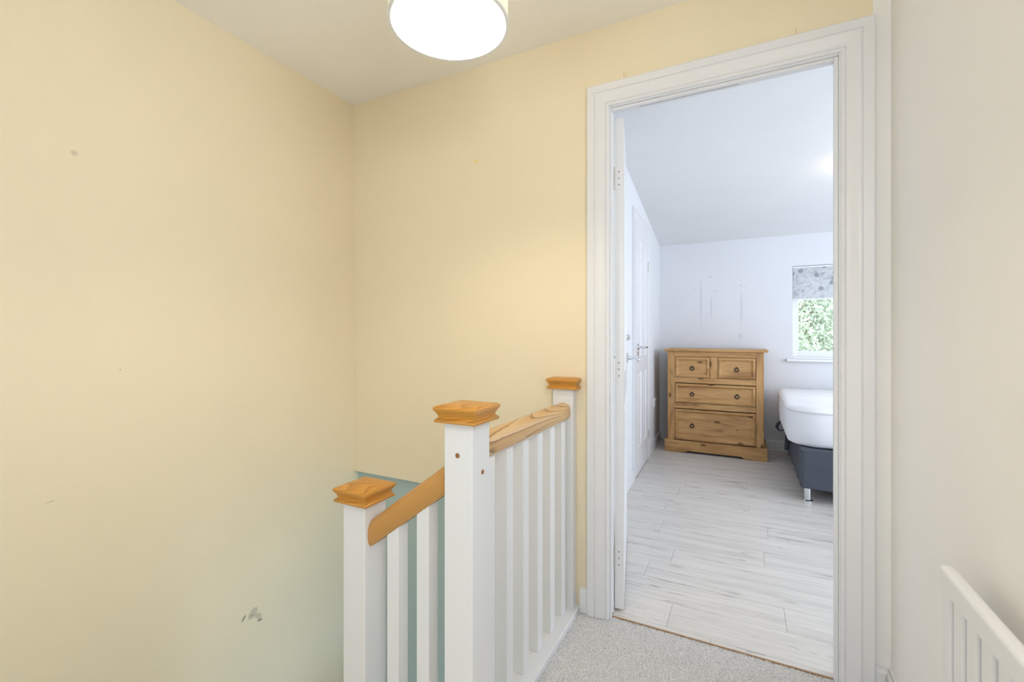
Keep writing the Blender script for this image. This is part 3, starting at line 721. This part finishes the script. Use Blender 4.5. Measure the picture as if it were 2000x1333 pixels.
# ------------------------------------------------------------------ slatted guard beside the right wall
gx0, gx1 = 0.330, 0.350
g = tag(empty('stair_gate', (0.34, 0.75, 0.0)), 'white slatted wooden stair gate standing against the right wall', 'gate')
gz = 0.664
MB().box((gx0 - 0.002, 0.10, gz - 0.047), (gx1 + 0.002, 1.147, gz)).build('top_rail', M['white2'], g, bevel=0.009, seg=4)
MB().box((gx0 - 0.002, 0.10, 0.004), (gx1 + 0.002, 1.147, 0.044)).build('bottom_rail', M['white2'], g, bevel=0.004)
sl0 = MB().box((gx0 + 0.003, 1.109, 0.044), (gx1 - 0.003, 1.147, gz - 0.047)).build('slat', M['white2'], g, bevel=0.004)
for k in range(1, 19): copy_part(sl0, sl0.location - Vector((0, 0.0540 * k, 0)), g)

# ------------------------------------------------------------------ chest of drawers
c0, c1, cy, cb = -0.656, 0.143, 4.510, 4.945
ch = tag(empty('chest_of_drawers', (-0.256, 4.72, 0.0)), 'knotty waxed pine chest of drawers with black ring pulls against the bedroom wall', 'chest of drawers')
MB().box((c0, cy + 0.012, 0.02), (c0 + 0.018, cb, 0.944)).build('side_panel', M['pine'], ch, bevel=0.002)
MB().box((c1 - 0.018, cy + 0.012, 0.02), (c1, cb, 0.944)).build('side_panel', M['pine'], ch, bevel=0.002)
MB().box((c0 + 0.018, cy + 0.03, 0.10), (c1 - 0.018, cb, 0.94)).build('carcass', M['shadow'], ch)
MB().box((-0.686, cy - 0.026, 0.944), (0.176, cb + 0.01, 0.966)).build('top', M['pine'], ch, bevel=0.005)
i0, i1 = -0.593, 0.083
def vstile(x0, x1, z0, z1):
    o = MB().box((z0, cy, x0), (z1, cy + 0.03, x1))     # built lying so that the grain runs along it
    ob = o.build('stile', M['pine'], None, bevel=0.003)
    ob.rotation_euler = (0, R(-90), 0); c = Vector(((x0 + x1) / 2, cy + 0.015, (z0 + z1) / 2)); ob.parent = ch; ob.location = c - parent_origin(ch)
vstile(c0, i0, 0.112, 0.944); vstile(i1, c1, 0.112, 0.944); vstile(-0.287, -0.225, 0.701, 0.894)
for z0, z1 in ((0.894, 0.944), (0.650, 0.701), (0.412, 0.462)):
    MB().box((i0, cy, z0), (i1, cy + 0.03, z1)).build('rail', M['pine'], ch, bevel=0.003)
def drawer(x0, x1, z0, z1, rings, hole=None):
    g_ = 0.0036; w, h = x1 - x0 - 2 * g_, z1 - z0 - 2 * g_
    mb = MB(); mt = Matrix.Translation((x0 + g_, cy + 0.001, z0 + g_))
    panel_grid(mb, w, h, [(0.006, 0.006, w - 0.006, h - 0.006)], mt, [(0.003, -0.004), (0.009, -0.006), (0.015, -0.004), (0.022, 0.005), (0.026, 0.009)])
    mb.poly([(0, 0, 0), (w, 0, 0), (w, 0.02, 0), (0, 0.02, 0), (0, 0, h), (w, 0, h), (w, 0.02, h), (0, 0.02, h)],
            [(0, 3, 2, 1), (4, 5, 6, 7), (1, 2, 6, 5), (3, 0, 4, 7), (2, 3, 7, 6)], mt)
    d = mb.build('drawer', M['pine'], ch)
    yf = cy + 0.010
    for rx, rz in rings:
        r = MB()
        N = 20
        pts = [(rx + 0.0155 * math.sin(2 * math.pi * k / N), yf - 0.0075, rz + 0.0155 * math.cos(2 * math.pi * k / N)) for k in range(N)]
        rr = []
        for k, p in enumerate(pts):
            a = 2 * math.pi * k / N; o = Vector((math.sin(a), 0, math.cos(a))); q = Vector(p)
            rr.append([tuple(q + o * 0.0040 * math.cos(b) + Vector((0, 1, 0)) * 0.0036 * math.sin(b)) for b in [2 * math.pi * j / 8 for j in range(8)]])
        rr.append(rr[0]); r.loops(rr, False, False)
        r.lathe([(0, 0), (0.0075, 0), (0.0075, 0.004), (0.0045, 0.010), (0, 0.011)], 14, False, False, Matrix.Translation((rx, yf, rz + 0.0175)) @ Matrix.Rotation(R(90), 4, 'X'))
        o = r.build('ring_pull', M['iron'], None, auto=50); o.parent = d; o.location = Vector(o.location) - parent_origin(d)
    if hole:
        o = MB().lathe([(0, 0), (0.0052, 0), (0.0052, 0.0006), (0, 0.0006)], 12, False, False, Matrix.Translation((hole[0], yf, hole[1])) @ Matrix.Rotation(R(90), 4, 'X')).build('screw_hole', M['shadow'], None)
        o.parent = d; o.location = Vector(o.location) - parent_origin(d)
drawer(i0, -0.287, 0.701, 0.894, [(-0.440, 0.785)]); drawer(-0.225, i1, 0.701, 0.894, [(-0.070, 0.785)])
drawer(i0, i1, 0.462, 0.6465, [(-0.440, 0.545), (-0.066, 0.545)]); drawer(i0, i1, 0.114, 0.4075, [(-0.440, 0.252)], hole=(-0.066, 0.247))
# plinth with a shallow cut-out and two feet
px0, px1, pf = -0.681, 0.170, cy - 0.018
fa, fb, up = -0.520, 0.010, 0.020
prof = [(px0, 0.0), (fa, 0.0), (fa + 0.018, 0.004), (fa + 0.030, 0.012), (fa + 0.045, up), (fb - 0.045, up), (fb - 0.030, 0.012), (fb - 0.018, 0.004), (fb, 0.0), (px1, 0.0), (px1, 0.112), (px0, 0.112)]
MB().loops([[(x, y, z) for x, z in prof] for y in (pf, cy + 0.002)]).build('plinth', M['pine'], ch, bevel=0.002)
for xa, xb in ((px0, c0), (c1, px1)):
    MB().box((xa, cy + 0.002, 0), (xb, cb, 0.112)).build('plinth', M['pine'], ch, bevel=0.002)

# ------------------------------------------------------------------ bed
bx0, bx1, by0, by1 = 0.327, 2.25, 3.515, 4.92
bed = tag(empty('bed_base', (1.2, 4.2, 0.0)), 'charcoal grey fabric divan bed base on short chrome legs', 'bed')
def soft_box(x0, x1, y0, y1, z0, z1, rad, crumple, seed):
    """rounded-corner upholstered side with slight creases"""
    mb = MB(); zs = np.linspace(z0, z1, 12); rings = []
    for z in zs:
        ring = []
        for (cx, cyy, a0) in ((x0 + rad, y0 + rad, 180), (x1 - rad, y0 + rad, 270), (x1 - rad, y1 - rad, 0), (x0 + rad, y1 - rad, 90)):
            for k in range(7):
                a = R(a0 + 15 * k); ring.append((cx + rad * math.cos(a), cyy + rad * math.sin(a), z))
        dens = []
        for i, p in enumerate(ring):
            q = ring[(i + 1) % len(ring)]; L = math.dist(p, q); n = max(1, int(L / 0.03))
            for j in range(n): dens.append(tuple(p[m] + (q[m] - p[m]) * j / n for m in range(3)))
        out = []
        for p in dens:
            n = mn.noise(Vector((p[0] * 7 + p[2] * 5, p[1] * 7, p[2] * 9 + seed))) * crumple * min(1, (z1 - p[2]) * 12 + .2)
            c = Vector((np.clip(p[0], x0 + rad, x1 - rad), np.clip(p[1], y0 + rad, y1 - rad), p[2])); d = (Vector(p) - c)
            if d.length > 1e-6: d.normalize()
            out.append(tuple(Vector(p) + d * n))
        rings.append(out)
    return mb.loops(rings)
soft_box(bx0, bx1, by0, by1, 0.095, 0.343, 0.018, 0.011, 3).build('base', M['char'], bed, smooth=False, auto=60)
leg0 = None
for lx, ly in ((0.366, 3.575), (0.366, 4.86), (2.2, 3.575), (2.2, 4.86)):
    if leg0 is None:
        leg0 = MB().lathe([(0.030, 0), (0.030, 0.006), (0.024, 0.009), (0.0215, 0.011), (0.0215, 0.097)], 28, mat=Matrix.Translation((lx, ly, 0))).build('leg', M['chrome'], bed, auto=40); l0 = Vector((lx, ly, 0))
    else: copy_part(leg0, leg0.location + Vector((lx, ly, 0)) - l0, bed)
MB().tube([(0.327, 4.74, 0.325), (0.29, 4.70, 0.33), (0.258, 4.66, 0.315), (0.246, 4.62, 0.285), (0.262, 4.60, 0.262), (0.30, 4.585, 0.27), (0.327, 4.57, 0.29)], 0.013, 8, flat=0.4).build('handle_strap', M['strap'], bed, smooth=True)
MB().tube([(0.322, 4.52, 0.275), (0.305, 4.46, 0.21), (0.298, 4.41, 0.165), (0.298, 4.36, 0.15), (0.300, 4.30, 0.175), (0.304, 4.20, 0.24), (0.318, 4.08, 0.325)], 0.010, 8, flat=0.35).build('handle_strap', M['strap'], bed, smooth=True)
# mattress in a fitted protector
mt = tag(empty('mattress', (1.2, 4.25, 0.346)), 'white mattress in a fitted quilted protector on the charcoal bed base', 'mattress')
def rr_outline(x0, x1, y0, y1, rad, step=0.035):
    pts = []
    for (cx, cyy, a0) in ((x0 + rad, y0 + rad, 180), (x1 - rad, y0 + rad, 270), (x1 - rad, y1 - rad, 0), (x0 + rad, y1 - rad, 90)):
        for k in range(13):
            a = R(a0 + 7.5 * k); pts.append((cx + rad * math.cos(a), cyy + rad * math.sin(a)))
    out = []
    for i, p in enumerate(pts):
        q = pts[(i + 1) % len(pts)]; L = math.dist(p, q); n = max(1, int(L / step))
        for j in range(n): out.append((p[0] + (q[0] - p[0]) * j / n, p[1] + (q[1] - p[1]) * j / n))
    return out
ml, mr, m0, m1 = 0.262, 2.22, 3.590, 4.90
OUT = rr_outline(ml, mr, m0, m1, 0.20); CC = (1.24, 4.245)
def inset(ins, z, wob=0.0, seed=0.0):
    r = []
    for x, y in OUT:
        d = Vector((np.clip(x, ml + .2, mr - .2) - x, np.clip(y, m0 + .2, m1 - .2) - y, 0))
        d = d.normalized() if d.length > 1e-6 else Vector((0, 0, 0))
        px, py = x + d.x * ins, y + d.y * ins
        r.append((px, py, z + wob * mn.noise(Vector((px * 5 + seed, py * 5, z * 3)))))
    return r
side = [(0.05, 0.347), (0.022, 0.348), (0.006, 0.356), (0.0, 0.375), (-0.004, 0.44), (-0.005, 0.50), (-0.002, 0.55), (0.004, 0.575), (0.014, 0.588), (0.05, 0.592)]
MB().loops([inset(i, z, 0.004 if z < .38 else 0.0) for i, z in side]).build('mattress_side', M['sheet'], mt, smooth=True)
tops = [(0.012, 0.574, .0), (-0.005, 0.576, .003), (-0.006, 0.586, .004), (0.004, 0.600, .006)]
rings = [inset(i, z, w, 2) for i, z, w in tops]
def puff(x, y):
    q = 0.5 + 0.5 * math.sin(x * 42 + y * 42) * math.sin(x * 42 - y * 42)
    return 0.614 + 0.010 * mn.noise(Vector((x * 3, y * 3, 1))) + 0.006 * mn.noise(Vector((x * 11, y * 11, 4))) + 0.004 * q
for t_ in (0.02, 0.045, 0.075, 0.11, 0.15):
    rings.append([(x, y, puff(x, y) - 0.006 * (0.15 - t_) / 0.13) for x, y, _ in inset(t_, 0)])
last = rings[-1]
for f in np.linspace(0.95, 0.02, 22):
    rings.append([(CC[0] + (x - CC[0]) * f, CC[1] + (y - CC[1]) * f, puff(CC[0] + (x - CC[0]) * f, CC[1] + (y - CC[1]) * f)) for x, y, _ in last])
MB().loops(rings).build('quilted_top', M['quilt'], mt, smooth=True)
